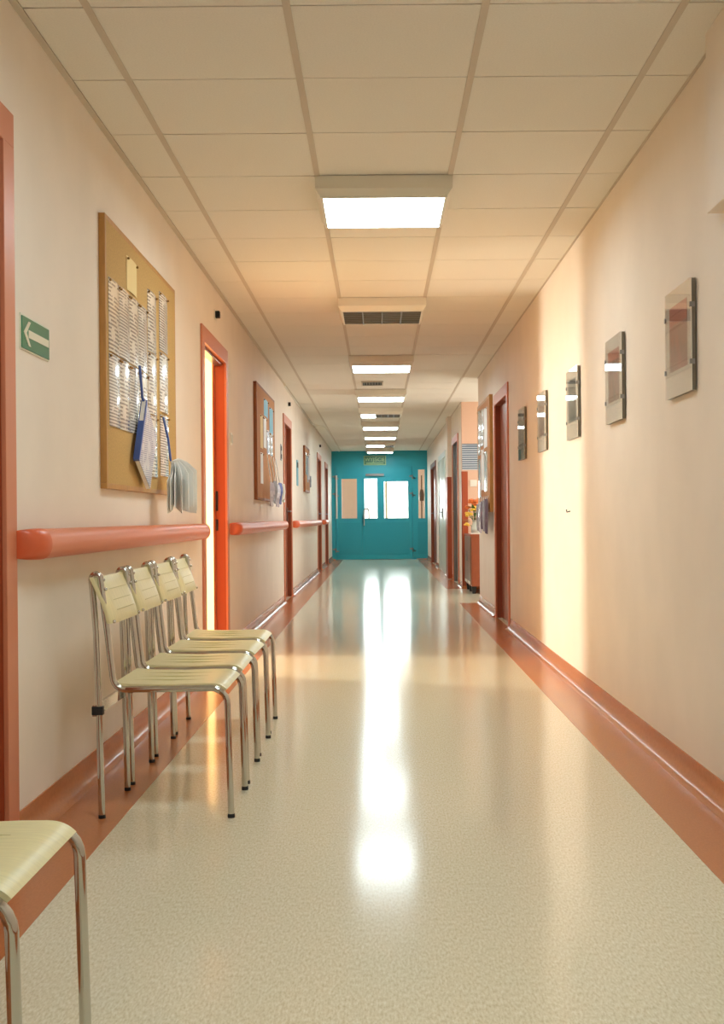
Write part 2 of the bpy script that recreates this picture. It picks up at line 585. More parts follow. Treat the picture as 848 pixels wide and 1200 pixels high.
doorway(1, XL, -1, *DL[0], TH - .005, handle=False)
d2 = doorway(2, XL, -1, *DL[1], .07, leaf=False)
MB().box(XL - .065, XL - .015, 7.47, 8.49, 2.045, 2.062).build('door_seal', 'steel', d2)
MB().box(XL - .085, XL - .07, 8.485, 8.53, .0, 2.065).build('door_stop', 'frame_dark', d2)
MB().box(XL - .066, XL - .052, 8.493, 8.5, 1.02, 1.16).build('strike_plate', 'black', d2)
MB().box(XL - .066, XL - .052, 8.493, 8.5, .88, .96).build('strike_plate', 'black', d2)
# the leaf stands open inside the ward, folded back against the near side of the opening
lf = MB().box(-2.25, XL - TH - .01, 7.40, 7.44, .006, 2.05).build('door_leaf', 'frame', d2, bevel=.002)
for n, i in ((3, 2), (4, 3), (5, 4)):
    doorway(n, XL, -1, *DL[i], .095, fm='frame_dark', am='arch')
doorway(6, XR, 1, *DR[0], .095, fm='frame', hinge=True, lm='frame_dark', jm='frame_dark', handle=False)
doorway(7, XR, 1, *DRF[0], .095, fm='steel', am='arch', lm='steel')
d8 = doorway(8, XR, 1, *DRF[1], .05, fm='doorgrey', am='doorgrey', lm='doorgrey', handle=False)
MB().box(XR - .004, XR + .01, 21.11, 21.14, .01, 1.97).build('meeting_strip', 'white', d8)
MB().box(XR - .02, XR + .0, 21.02, 21.07, .96, 1.12).tube([(XR - .02, 21.045, 1.05), (XR - .06, 21.045, 1.05), (XR - .06, 20.9, 1.05)], .01, 8).build('door_handle', 'steel', d8)
doorway(9, XR, 1, *DRF[2], .095, fm='frame_dark', am='frame_dark', lm='frame_dark')

# ------------------------------------------------------------------ teal partition with glazed double doors
P = sroot('door_10')
ya, yb = YE - .03, YE + .03


def teal_panel(parent, name, x0, x1, z0, z1, holes, m='teal', y0=ya, y1=yb):
    """slab with rectangular holes sharing one z band"""
    b = MB()
    if not holes:
        b.box(x0, x1, y0, y1, z0, z1)
    else:
        xs = x0
        for (hx0, hx1, hz0, hz1) in holes:
            b.box(xs, hx0, y0, y1, z0, z1).box(hx0, hx1, y0, y1, z0, hz0).box(hx0, hx1, y0, y1, hz1, z1)
            xs = hx1
        b.box(xs, x1, y0, y1, z0, z1)
    return b.build(name, m, parent)


teal_panel(P, 'transom_panel', XL, XR, 2.175, ZC, [])
MB().box(XL, XR, ya - .012, ya, 2.15, 2.185).build('transom_rail', 'teal', P)
MB().box(XL, -1.0, ya, yb, 0, 2.175).build('post', 'teal', P)
MB().box(.775, .85, ya - .006, yb, 0, 2.175).build('post', 'teal', P)
for x0, x1 in ((-1.03, -.97), (-.42, -.356), (.74, .80)):
    MB().box(x0, x1, yb, yb + .02, 0, 2.2).build('door_stop', 'teal_dark', P)
MB().box(-1.03, .80, yb, yb + .02, 2.14, 2.2).build('door_stop', 'teal_dark', P)
MB().box(-1.03, .80, yb, yb + .02, 0, .02).build('threshold', 'steel', P)
gl = [(-.862, -.506, .955, 1.868)]
leaf_l = teal_panel(P, 'door_leaf', -.992, -.392, .008, 2.165, gl, y0=ya + .005)
leaf_r = teal_panel(P, 'door_leaf', -.384, .768, .008, 2.165, [(-.332, -.038, .955, 1.868), (.121, .672, .955, 1.80)], y0=ya + .005)
side = teal_panel(P, 'sidelight', .85, XR, 0, 2.175, [(.909, 1.06, .945, 2.07)])
for pr, (x0, x1, z0, z1) in ((leaf_l, gl[0]), (leaf_r, (-.332, -.038, .955, 1.868)), (leaf_r, (.121, .672, .955, 1.80)), (side, (.909, 1.06, .945, 2.07))):
    MB().box(x0, x1, YE - .004, YE + .004, z0, z1).build('pane', 'glass', pr)
    q = MB()
    for (a, c, d, e) in ((x0 - .02, x1 + .02, z0 - .02, z0), (x0 - .02, x1 + .02, z1, z1 + .02), (x0 - .02, x0, z0, z1), (x1, x1 + .02, z0, z1)):
        q.box(a, c, ya - .004, ya + .006, d, e)
    q.build('glazing_bead', 'teal', pr)
for pr, (x0, x1) in ((leaf_l, (-.93, -.43)), (leaf_r, (-.33, .70)), (side, (.89, 1.09))):
    MB().box(x0, x1, ya - .001, ya + .01, .12, .86).build('lower_panel', 'teal_dark', pr, bevel=.002)
for (pr, x) in ((leaf_l, -1.0), (leaf_r, .775)):
    for z in (.22, 1.50, 1.90):
        q = MB().tube([(x, ya - .012, z - .05), (x, ya - .012, z + .05)], .014, 8).box(x - .07, x - .01, ya - .006, ya + .006, z + .005, z + .04).box(x + .01, x + .07, ya - .006, ya + .006, z - .04, z - .005)
        q.build('hinge', 'steel', pr)
pts = [(-.345, ya, .78)] + [(-.345 + .0, ya - .06, .79)] + [(-.345, ya - .06, 1.12)]
pts += [(-.345 + .055 - .055 * math.cos(a), ya - .06, 1.12 + .055 * math.sin(a)) for a in [i * math.pi / 8 for i in range(1, 8)]]
pts += [(-.235, ya - .06, 1.12), (-.235, ya - .06, .98), (-.235, ya, .97)]
MB().tube(pts, .016, 8).build('pull_handle', 'chrome', leaf_r, smooth=True)
MB().box(-.99, -.955, ya - .03, ya - .004, .95, 1.95).build('closer_bar', 'white', leaf_l)
MB().box(-.30, .12, ya - .045, ya + .004, 1.93, 1.985).build('door_closer', 'steel', leaf_r)

# exit sign on the transom
ex = thing('exit_sign', 'green exit sign with pale lettering on the teal transom above the double doors', 'sign', (-.087, ya - .004, 2.18))
MB().box(-.256, .256, -.03, -.002, 0, .212).build('sign_body', 'exitgreen', ex)
q = MB()
for (a, c, d, e) in ((-.256, .256, .2, .212), (-.256, .256, 0, .012), (-.256, -.244, .012, .2), (.244, .256, .012, .2)):
    q.box(a, c, -.034, -.03, d, e)
q.build('sign_border', 'exitpale', ex)


def text(body, size, m, parent, loc, rot, name='lettering'):
    cu = bpy.data.curves.new(name, 'FONT')
    cu.body = body
    cu.size = size
    cu.align_x = 'CENTER'
    cu.align_y = 'CENTER'
    cu.extrude = .001
    tmp = bpy.data.objects.new('tmp', cu)
    COL.objects.link(tmp)
    bpy.context.view_layer.update()
    me = bpy.data.meshes.new_from_object(tmp.evaluated_get(bpy.context.evaluated_depsgraph_get()))
    bpy.data.objects.remove(tmp)
    me.materials.clear()
    me.materials.append(M[m])
    o = put(name, me, parent, loc)
    o.rotation_euler = rot
    return o


text('WYJ\u015aCIE', .115, 'exitpale', ex, (0, -.0315, .125), (R(90), 0, 0))
MB().box(-.2, .2, -.033, -.03, .035, .05).build('lettering_rule', 'exitpale', ex)

# ------------------------------------------------------------------ ceiling lights
lights = [(-7, 'on'), (-2, 'on'), (3, 'on'), (8, 'off'), (13, 'on'), (18, 'on'), (22, 'part'), (26, 'on'), (30, 'on'), (34, 'part'), (38, 'on')]
llab = {-7: 'lit square ceiling light behind the single chair', -2: 'lit square ceiling light above the single chair',
        3: 'large lit square ceiling light over the row of chairs and long noticeboard',
        8: 'unlit ceiling light with dark grey louvre beyond the open orange doorway',
        13: 'lit square ceiling light beside the small ceiling vent, towards the unlit one',
        18: 'lit square ceiling light just past the small ceiling vent by the side passage',
        22: 'half dark ceiling light between lit ones just past the side passage',
        26: 'lit ceiling light just past the half dark light by the side passage',
        30: 'lit ceiling light between two half dark lights, second of two in a row',
        34: 'half dark ceiling light, last but one before the blue double doors',
        38: 'lit ceiling light right in front of the blue double doors'}


def ceiling_light(k, state):
    yc = Y0T + .6 * k + .3
    r = thing('ceiling_light', llab[k], 'ceiling light', (.0345, yc, ZC - .09), 0, 'square lights along the corridor ceiling')
    a, c = .31, .288
    top, bot = .087, .0
    b = MB().loft([[(-a, -a, top), (a, -a, top), (a, a, top), (-a, a, top)], [(-a, -a, .03), (a, -a, .03), (a, a, .03), (-a, a, .03)], [(-c, -c, bot), (c, -c, bot), (c, c, bot), (-c, c, bot)]])
    b.build('housing', 'lampbody', r)
    i, o = c - .012, c
    q = MB()
    for (x0, x1, y0, y1) in ((-o, o, -o, -i), (-o, o, i, o), (-o, -i, -i, i), (i, o, -i, i)):
        q.box(x0, x1, y0, y1, -.008, 0)
    q.build('rim', 'white', r)
    if state == 'on':
        MB().box(-i, i, -i, i, -.005, -.001).build('diffuser', 'lit', r)
    else:
        x0 = -i
        if state == 'part':
            x1 = -i + (.20 if k == 22 else .36)
            MB().box(-i, x1, -i, i, -.005, -.001).build('diffuser', 'lit', r)
            x0 = x1 + .004
        MB().box(x0, i, -i, i, -.002, -.0005).build('reflector', 'louver', r)
        n = 9
        for j in range(n):
            y = -i + .03 + j * (2 * i - .06) / (n - 1)
            MB().box(x0, i, y - .003, y + .003, -.007, -.002).build('louver_blade', 'louver', r)
        for j in range(1, 4):
            x = x0 + (i - x0) * j / 4
            MB().box(x - .004, x + .004, -i, i, -.0075, -.002).build('louver_blade', 'louver', r)
    return r


for k, st in lights:
    ceiling_light(k, st)

v = thing('ceiling_vent', 'small dark slotted air vent in the ceiling between two lit lights', 'vent', (-.064, 13.73, ZC - .012))
MB().box(-.115, .115, -.17, .17, 0, .009).build('backing', 'black', v)
q = MB()
for (x0, x1, y0, y1) in ((-.125, .125, -.18, -.165), (-.125, .125, .165, .18), (-.125, -.11, -.165, .165), (.11, .125, -.165, .165)):
    q.box(x0, x1, y0, y1, -.004, .009)
q.build('frame', 'tee', v)
for j in range(7):
    x = -.096 + j * .032
    MB().box(x - .004, x + .004, -.165, .165, -.003, 0).build('slat', 'louver', v)

cb = MB().tube([(-1.076, 13.9, 2.495), (-1.076, 19.5, 2.495), (-1.05, 19.7, 2.495), (-.92, 20.0, 2.498), (-.905, 20.2, 2.498), (-.905, 27.6, 2.498)], .008, 6).build('cable', 'white', smooth=True)
tag(cb, 'thin white cable clipped along the ceiling edge, jogging inwards before the blue doors', 'cable')

# ------------------------------------------------------------------ handrails
def rail(y0, y1, label):
    r = thing('handrail', label, 'handrail', (XL, y0, .89), 0, 'coral handrails on the wall opposite the pictures')
    def prof(off=0.0, g=1.0, sq=1.0):
        # rounded outer face; t measured from wall
        pts = []
        for a in range(-90, 91, 15):
            pts.append((.058 + .034 * math.cos(R(a)) * sq, .046 * math.sin(R(a)) * g))
        pts += [(.045, .046 * g), (.036, .036 * g), (.036, -.036 * g), (.045, -.046 * g)]
        return [(t + off, z) for t, z in pts]
    L = y1 - y0
    cl = .10
    MB().loft([[(t, cl - .01, z) for t, z in prof()], [(t, L - cl + .01, z) for t, z in prof()]]).build('rail', 'rail', r, smooth=True)
    for e in (0, 1):
        rings = []
        for k in range(7):
            a = k / 6 * math.pi / 2
            d = cl * math.sin(a) * .98          # distance towards the end
            f = math.cos(a)
            pr = prof(0, 1.03, 1.03)
            rings.append([((t * (.25 + .75 * f) + .001), (cl - d) if e == 0 else (L - cl + d), z * (1 - .12 * (1 - f))) for t, z in pr])
        MB().loft(rings).build('end_cap', 'cap', r, smooth=True)
    n = max(2, int(L / 1.2) + 1)
    for k in range(n):
        y = .3 + (L - .6) * k / (n - 1) if L > .9 else L * (k + .5) / n
        MB().box(0, .04, y - .03, y + .03, -.025, .025).build('bracket', 'cap', r)
    return r


rail(3.55, 7.16, 'coral handrail above the row of chairs, ending before the open orange doorway')
rail(8.66, 13.30, 'coral handrail under the wooden noticeboard with leaflets, between two orange doorways')
rail(15.0, 20.95, 'long coral handrail starting past the brown door, under the thin noticeboard')
rail(22.7, 23.95, 'short coral handrail between the last two brown doors before the blue doors')

# ------------------------------------------------------------------ chairs
def make_chair(label):
    root = thing('chair', label, 'chair', group='beige plywood chairs along the wall')
    W = .197
    rad = .0105
    def arc(cx, cz, r, a0, a1, n=6):
        return [(cx + r * math.cos(R(a0 + (a1 - a0) * i / n)), cz + r * math.sin(R(a0 + (a1 - a0) * i / n))) for i in range(n + 1)]
    path = [(.208, .012), (.199, .365)]
    path += arc(.147, .365, .052, 0, 90)[1:]
    path += [(-.125, .415)]
    path += [(p[0], p[1]) for p in arc(-.128, .457, .042, 270, 180)[1:]]
    path += [(-.186, .60), (-.206, .765)]
    path += arc(-.2205, .772, .0145, 0, 180, 6)[1:]
    path += [(-.222, .60), (-.215, .36), (-.208, .012)]
    # densify the straight runs a little so that the sweep keeps its frame
    for sgn in (-1, 1):
        sf = MB().tube([(x, sgn * W, z) for x, z in path], rad, 16).build('side_frame', 'chrome', root, smooth=True)
        for x in (.208, -.208):
            MB().lathe([(.0118, 0), (.0118, .008), (.011, .013)], x, sgn * W, 10).build('foot_cap', 'black', sf)
    # seat with a rolled front edge
    up = [(-.168, .436), (-.12, .4315), (0, .4285), (.10, .4315), (.145, .4315)] + arc(.150, .368, .063, 85, 43, 7)
    lo = [(x - (.0 if i < 5 else .012 * math.cos(R(85 - (i - 5) * 6.0))), z - (.012 if i < 5 else .012 * math.sin(R(85 - (i - 5) * 6.0)))) for i, (x, z) in enumerate(up)]
    seat = MB().prism(up + lo[::-1], -.187, .187, 'y').build('seat', 'ply', root, smooth=True)
    for y in (-.09, .0, .09):
        MB().box(-.13, .11, y - .0009, y + .0009, .4285, .4318).build('groove', 'groove', seat)
    # backrest: curved plywood held between the two strands of tube
    prof = []
    for (z, x) in ((.628, -.164), (.66, -.172), (.70, -.186), (.74, -.204), (.777, -.221)):
        prof.append((x, z))
    rings = []
    n = 16
    for j in range(n + 1):
        y = -.212 + .424 * j / n
        bow = -.016 * max(0, (abs(y) - .15) / .068) ** 1.6
        tw = .006 if 0 < j < n else 0
        rings.append([(x + bow + .006, y, z) for x, z in prof] + [(x + bow - .006, y, z) for x, z in prof[::-1]])
    bk = MB().loft(rings).build('backrest', 'ply', root, bevel=.002, smooth=True)
    for z, x in ((.668, -.173), (.70, -.186), (.735, -.202)):
        pts = [(x + .0062, y, z) for y in [-.13 + .26 * i / 8 for i in range(9)]]
        MB().tube(pts, .0012, 5).build('groove', 'groove', bk)
    for sgn in (-1, 1):
        for (z, x) in ((.768, -.197), (.738, -.190), (.634, -.163)):
            MB().ball((x, sgn * W, z), .006, 6).build('bolt', 'chrome', bk, smooth=True)
    # cross bar under the seat at the back, with black clamps
    bar = MB().box(-.234, -.222, -W - .01, W + .01, .33, .365).build('crossbar', 'chrome', root)
    for sgn in (-1,):
        MB().box(-.236, -.200, sgn * W - .012, sgn * W + .012, .334, .362).build('clamp', 'black', bar, bevel=.002)
    return root


proto = make_chair('end chair of the row of four, under the handrail end near the arrow sign')
clabs = ['second chair of the row of four, next to the end one under the handrail end',
         'third chair of the row of four, one short of the open orange doorway',
         'last chair of the row of four, closest to the open orange doorway',
         'single beige plywood chair standing apart from the row, next to the orange door frame']
proto.location = (-.692, 4.058, 0)
for (x, y, rz), lb in zip(((-.697, 4.548, .5), (-.703, 5.055, -.4), (-.712, 5.558, .6), (-.735, 1.93, 0)), clabs):
    c = copy_tree(proto)
    c['label'] = lb
    c.location = (x, y, 0)
    c.rotation_euler.z = R(rz)

# ------------------------------------------------------------------ left wall: arrow sign, sensors, switches
sg = thing('arrow_sign', 'green sign with a white arrow on the wall beside the orange door frame', 'sign', (XL, 3.80, 1.49))
MB().box(.0, .004, -.156, .156, -.005, .105).build('sign_back', 'signwhite', sg)
MB().box(.004, .007, -.150, .150, .0, .098).build('sign_panel', 'green', sg)
q = MB().prism([(-.085, .038), (.14, .038), (.14, .062), (-.085, .062)], .007, .0085, 'x')
q.prism([(-.135, .05), (-.085, .012), (-.062, .012), (-.106, .05)], .007, .0085, 'x').prism([(-.135, .05), (-.106, .05), (-.062, .088), (-.085, .088)], .007, .0085, 'x')
q.build('arrow', 'signwhite', sg)


def sensor(y, z, label):
    r = thing('door_sensor', label, 'sensor', (XL, y, z), 0, 'small sensors above the doors')
    MB().box(0, .006, -.045, .045, -.03, .03).build('plate', 'white', r)
    MB().box(.006, .035, -.03, .02, -.022, .022).build('sensor_head', 'black', r, bevel=.003)


sensor(8.03, 2.33, 'small black sensor on white plate above the open orange doorway')
sensor(14.45, 2.34, 'small black sensor above the first closed brown door past the open doorway')
sensor(22.0, 2.29, 'small sensor above the brown door near the blue double doors')


def switch(x, y, z, label, side, n=2):
    r = thing('light_switch', label, 'switch', (x, y, z))
    if side == 'L':
        MB().box(0, .01, -.04, .04, -.045, .045).build('plate', 'white', r, bevel=.003)
        for k in range(n):
            MB().box(.01, .016, -.032 + k * .034, -.002 + k * .034, -.03, .03).build('rocker', 'doorgrey', r)
    else:
        MB().box(-.045, .045, -.01, 0, -.045, .045).build('plate', 'white', r, bevel=.003)
        MB().box(-.03, .03, -.016, -.01, -.03, .03).build('rocker', 'white', r)


switch(XL, 8.82, 1.55, 'pale switch plate beside the open orange doorway', 'L')
switch(1.27, AL1, 1.415, 'small white switch on the wall under the printed notice', 'F')
r = thing('door_plate', 'small dark number plate on the wall before the first closed brown door', 'sign', (XL, 13.37, 1.70))
MB().box(0, .006, -.07, .07, -.09, .09).build('plate', 'grey', r)
MB().box(.006, .009, -.05, .05, .02, .07).box(.006, .009, -.05, .05, -.07, -.02).build('lettering', 'black', r)
r = thing('wall_sign', 'narrow blue and white sign on the wall past the first closed brown door', 'sign', (XL, 16.0, 1.40))
MB().box(0, .008, -.13, .13, 0, .34).build('panel', 'sky', r)
MB().box(.008, .011, -.10, .10, .24, .31).build('header', 'black', r)
r = thing('soap_dispenser', 'small white dispenser on the wall under the dark number plate', 'dispenser', (XL, 13.36, 1.16))
MB().loft([[(0, -.05, 0), (.03, -.05, .02), (.03, .05, .02), (0, .05, 0)], [(0, -.05, .10), (.045, -.05, .10), (.045, .05, .10), (0, .05, .10)], [(0, -.05, .19), (.035, -.05, .19), (.035, .05, .19), (0, .05, .19)]]).build('body', 'white', r, bevel=.006, smooth=True)
MB().box(.01, .04, -.03, .03, -.015, .012).build('lever', 'doorgrey', r)



# ------------------------------------------------------------------ noticeboards
def board(x, s, y0, y1, z0, z1, thick, label, wm, cm, fw=.022):
    r = thing('noticeboard', label, 'noticeboard', (x, (y0 + y1) / 2, z0))
    h, hw = z1 - z0, (y1 - y0) / 2
    def X(a, c):
        return sorted((-s * a, -s * c))
    MB().box(*X(0, thick - .0006), -hw + .005, hw - .005, .005, h - .005).build('cork_panel', cm, r)
    for (a, c, d, e) in ((-hw, hw, 0, fw), (-hw, hw, h - fw, h), (-hw, -hw + fw, fw, h - fw), (hw - fw, hw, fw, h - fw)):
        MB().box(*X(0, thick), a, c, d, e).build('frame_bar', wm, r, bevel=.002)
    return r


def sheet(x, s, y0, y1, z0, z1, m, label, group, name='notice_sheet', curl=.004, pins=True):
    """a pinned sheet, its middle slightly lifted; x is the board face"""
    hw, hh = (y1 - y0) / 2, (z1 - z0) / 2
    rings = []
    for j in range(7):
        y = -hw + 2 * hw * j / 6
        lift = curl * math.sin(math.pi * j / 6)
        rings.append([(-s * (.0006 + lift), y, -hh), (-s * (.0014 + lift), y, -hh), (-s * (.0014 + lift), y, hh), (-s * (.0006 + lift), y, hh)])
    o = MB().loft(rings).build(name, m, None, loc=(x, (y0 + y1) / 2, (z0 + z1) / 2))
    tag(o, label, 'paper', group)
    if pins:
        for yy in (-hw + .012, hw - .012):
            MB().ball((-s * .0075, yy, hh - .012), .006, 5).build('pin', 'pin', o)
    return o


BT = .026
board(XL, -1, 4.69, 6.30, 1.085, 2.165, BT, 'large honey framed cork noticeboard full of printed sheets above the chairs', 'wood', 'cork')
fx = XL + BT
g1 = 'printed sheets on the large honey framed noticeboard'
cx = [4.735, 4.935, 5.135, 5.335, 5.525]
for i in range(4):
    nth = ('first', 'second', 'third', 'fourth')[i]
    sheet(fx, -1, cx[i] + .002, cx[i + 1] - .002, 1.632, 1.925, 'paper2' if i % 2 else 'paper', 'printed sheet in the upper row of the large noticeboard, %s from the handrail end' % nth, g1)
    if i < 4:
        sheet(fx, -1, cx[i] + .002, cx[i + 1] - .002, 1.335, 1.625, 'paper' if i % 2 else 'paper2', 'printed sheet in the lower row of the large noticeboard, %s from the handrail end' % nth, g1)
for k, (a, c) in enumerate(((1.745, 2.03), (1.455, 1.74), (1.162, 1.45))):
    sheet(fx, -1, 5.54, 5.755, a, c, 'paper', ('top', 'middle', 'bottom')[k] + ' sheet of the long hanging column on the large noticeboard', g1, curl=.006)
for k, (a, c) in enumerate(((1.79, 2.075), (1.49, 1.78), (1.175, 1.475))):
    sheet(fx, -1, 5.835, 6.06, a, c, 'paper2' if k != 1 else 'paper', ('top', 'middle', 'bottom')[k] + ' sheet of the separate column next to the far edge of the large noticeboard', g1)
sheet(fx, -1, 5.085, 5.295, 1.94, 2.085, 'card', 'small cream card pinned near the top of the large noticeboard', g1, name='notice_card')

# booklet hanging by a blue cord, turned as a lozenge
bk = thing('hanging_booklet', 'blue spined booklet hanging by a cord in the middle of the large noticeboard', 'booklet', (XL + .045, 5.29, 1.1))
MB().tube([(-.005, -.01, .54), (.004, .0, .40), (.008, .008, .386)], .006, 6).build('cord', 'blue', bk, smooth=True)
lz = [(.008, .388), (-.17, .12), (.085, .0), (.25, .245)]
MB().prism(lz, .0, .016, 'x').build('pages', 'page', bk)
MB().prism([(.014, .392), (-.176, .12), (-.160, .112), (.024, .372)], -.004, .022, 'x').build('spine', 'blue', bk)
MB().prism(lz, .0165, .019, 'x').build('cover', 'lilac', bk)

bk = thing('hanging_booklet', 'thick booklet fanned open, hanging by a cord below the large noticeboard', 'booklet', (XL + .066, 5.83, 1.03))
MB().tube([(-.024, .01, .43), (.0, .005, .32), (.012, .0, .215)], .006, 6).build('cord', 'blue', bk, smooth=True)
for k in range(9):
    a = R(-105 + 17 * k)
    dx, dy = math.cos(a) * (.125 if k > 1 else .05) + (0 if k > 1 else .02), math.sin(a) * .15
    lean = .05 - .008 * k
    q = MB()
    nrm = (-math.sin(a) * .0012, math.cos(a) * .0012)
    ring = []
    for t, zt, zb in ((0, .215, .02), (.35, .225 - lean * .5, -.02 + .01 * (k % 3)), (.7, .20 - lean, -.035 + .014 * (k % 3)), (1, .165 - lean, -.04 + .016 * (k % 3))):
        bow = .014 * math.sin(math.pi * t)
        x, y = .012 + dx * t + nrm[0] / .0012 * bow, dy * t + nrm[1] / .0012 * bow
        ring.append([(x - nrm[0], y - nrm[1], zb), (x + nrm[0], y + nrm[1], zb), (x + nrm[0], y + nrm[1], zt), (x - nrm[0], y - nrm[1], zt)])
    q.loft(ring).build('page', 'page', bk, smooth=False)

# second noticeboard
board(XL, -1, 10.46, 12.25, 1.13, 2.165, .03, 'reddish framed tan noticeboard with hanging leaflets between two doorways', 'wood_red', 'cork2')
fx2 = XL + .03
g2 = 'papers on the reddish framed noticeboard'
sheet(fx2, -1, 11.1, 11.5, 1.92, 2.08, 'sky', 'light blue card at the top of the reddish noticeboard', g2, name='notice_card')
sheet(fx2, -1, 11.65, 12.05, 1.80, 2.05, 'sky', 'greenish blue card next to the top corner of the reddish noticeboard', g2, name='notice_card')
for k, (a, c, d, e, m) in enumerate(((10.75, 10.98, 1.60, 1.90, 'card'), (11.05, 11.32, 1.62, 1.90, 'page'), (11.36, 11.66, 1.58, 1.80, 'lilac'), (11.70, 12.0, 1.58, 1.80, 'paper'), (10.75, 10.98, 1.28, 1.56, 'page'))):
    sheet(fx2, -1, a, c, d, e, m, ['cream sheet', 'white sheet', 'lilac printed sheet', 'printed sheet', 'lower white sheet'][k] + ' pinned on the reddish noticeboard, ' + ['near its wooden edge', 'next to the cream sheet', 'below the blue card', 'below the greenish card', 'under the cream sheet'][k], g2)


def leaflet(x, s, y, zt, zc, zb, m, label, group, out=.05, wd=.10):
    x -= s * .03
    r = thing('hanging_leaflet', label, 'leaflet', (x, y, zb), 0, group)
    MB().tube([(0, 0, zt - zb), (-s * out * .6, .01, zc - zb)], .005, 5).build('cord', 'page', r)
    h = zc - zb
    ring = []
    for j in range(6):
        t = j / 5
        wv = wd * (.35 + .65 * math.sin(math.pi * min(1, t * .75 + .2)))
        ring.append([(-s * (out * .55), -wv, h * (1 - t)), (-s * (out + .012 * math.sin(5 * t)), 0, h * (1 - t) - .01), (-s * (out * .55 + .02), wv, h * (1 - t)), (-s * out * .4, 0, h * (1 - t))])
    MB().loft(ring).build('leaflet_pages', m, r)


for k, (y, m) in enumerate(((11.05, 'lilac'), (11.38, 'grey'), (11.70, 'lilac'), (11.98, 'blue'))):
    leaflet(XL + .03, -1, y, 1.56, 1.30 + .02 * (k % 2), 1.08 + .03 * (k % 2), m, ('first', 'second', 'third', 'fourth')[k] + ' leaflet hanging by a cord from the reddish noticeboard, counted from the open doorway', 'leaflets hanging from the reddish noticeboard', .06, .09)

# thin noticeboard further along the left wall
board(XL, -1, 17.3, 18.4, 1.35, 2.02, .03, 'small dark framed noticeboard past the first closed brown door', 'wood_red', 'cork2', .03)
fx3 = XL + .03
for k, (a, c, d, e) in enumerate(((17.4, 17.7, 1.6, 1.92), (17.75, 18.05, 1.5, 1.9), (18.1, 18.32, 1.55, 1.95))):
    sheet(fx3, -1, a, c, d, e, ('paper', 'grey', 'page')[k], ('printed sheet', 'grey sheet', 'white sheet')[k] + ' on the small dark framed noticeboard', 'papers on the small dark framed noticeboard')
leaflet(XL - .028, -1, 18.62, 1.72, 1.62, 1.45, 'grey', 'small grey leaflet hanging on the wall past the small dark noticeboard', None, .03, .05)

# right-hand noticeboard by the side passage
board(XR, 1, 11.70, 13.12, 1.01, 2.16, .035, 'honey framed noticeboard with shiny sheets beside the side passage', 'wood', 'cork2', .03)
fx4 = XR - .035
for k, (a, c, d, e, m) in enumerate(((11.95, 12.3, 1.66, 2.06, 'page'), (12.34, 12.66, 1.70, 2.08, 'paper'), (12.70, 13.02, 1.62, 2.1, 'paper'), (11.95, 12.3, 1.22, 1.62, 'paper'), (12.34, 12.66, 1.24, 1.66, 'page'), (12.70, 13.02, 1.16, 1.58, 'paper2'))):
    sheet(fx4, 1, a, c, d, e, m, ('upper', 'lower')[k // 3] + ' sheet, ' + ('closest to the orange door', 'in the middle', 'closest to the side passage')[k % 3] + ', on the noticeboard by the passage', 'sheets on the noticeboard by the side passage', curl=.005)
for k, (y, m) in enumerate(((11.82, 'plum'), (12.05, 'grey'), (12.28, 'plum'), (12.52, 'lilac'), (12.80, 'grey'))):
    leaflet(XR - .012, 1, y, 1.17, 1.14 - .01 * k, .80 + .02 * (k % 3), m, ('plum leaflet closest to the orange door', 'grey leaflet between two plum leaflets', 'plum leaflet in the middle of the bunch', 'lilac leaflet between plum and grey ones', 'grey leaflet closest to the side passage')[k] + ', hanging from the noticeboard', 'leaflets hanging by the side passage', .02, .10)

# ------------------------------------------------------------------ framed pictures on the right wall
pics = [(4.385, ((186, 128, 116), (160, 126, 116), (176, 146, 130)), 'framed print in pink and red tones, on the wall opposite the arrow sign'),
        (5.595, ((74, 66, 58), (140, 92, 76), (120, 108, 96)), 'framed dark print with a red upper part, next to the pink print'),
        (6.80, ((60, 76, 78), (96, 104, 98), (70, 70, 60)), 'framed grey green print in the middle of the row of five'),
        (8.075, ((128, 100, 84), (144, 118, 100), (118, 92, 78)), 'framed plain brown print between the grey green print and the dark one'),
        (9.22, ((92, 92, 78), (120, 112, 92), (70, 70, 60)), 'framed dark olive print closest to the orange door')]
for k, (y, cs, lb) in enumerate(pics):
    M['pic%d' % k] = picture_mat('art_print_%d' % k, *cs)
    r = thing('clip_frame', lb, 'picture', (XR, y, 1.40), 0, 'clip framed pictures in a row')
    MB().box(-.018, -.004, -.185, .185, .0, .392).build('backing', 'louver', r)
    MB().box(-.004, 0, -.10, .10, .22, .30).build('hanger', 'steel', r)
    MB().box(-.0195, -.018, -.185, .185, .0, .392).build('mount', 'mat_white', r)
    if k == 4:
        MB().box(-.0203, -.0195, -.182, .182, .004, .388).build('print', 'pic%d' % k, r)
    else:
        MB().box(-.0203, -.0195, -.128, .128, .095, .335).build('print', 'pic%d' % k, r)
    if k in (0, 1):
        M['sun%d' % k] = mat('red_field_%d' % k, (192, 112, 96), .5)
        MB().box(-.0206, -.0203, -.128, .128, .265 if k == 0 else .285, .335).build('print_band', 'sun%d' % k, r)
    MB().box(-.0235, -.0212, -.187, .187, -.002, .394).build('glass', 'glass', r)
    for yy in (-.189, .185):
        for z in (.10, .30):
            MB().box(-.026, -.008, yy, yy + .004, z - .009, z + .009).box(-.0255, -.0237, min(yy, yy + .004) - (.008 if yy > 0 else 0), yy + .004 + (.008 if yy < 0 else 0), z - .009, z + .009).build('clip', 'steel', r)

# small hook under the third picture
hk = MB().tube([(XR, 7.02, .99), (XR - .02, 7.02, .985), (XR - .022, 7.02, 1.0)], .004, 6).build('wall_hook', 'black')
tag(hk, 'tiny dark hook on the bright wall below the grey green print', 'hook')

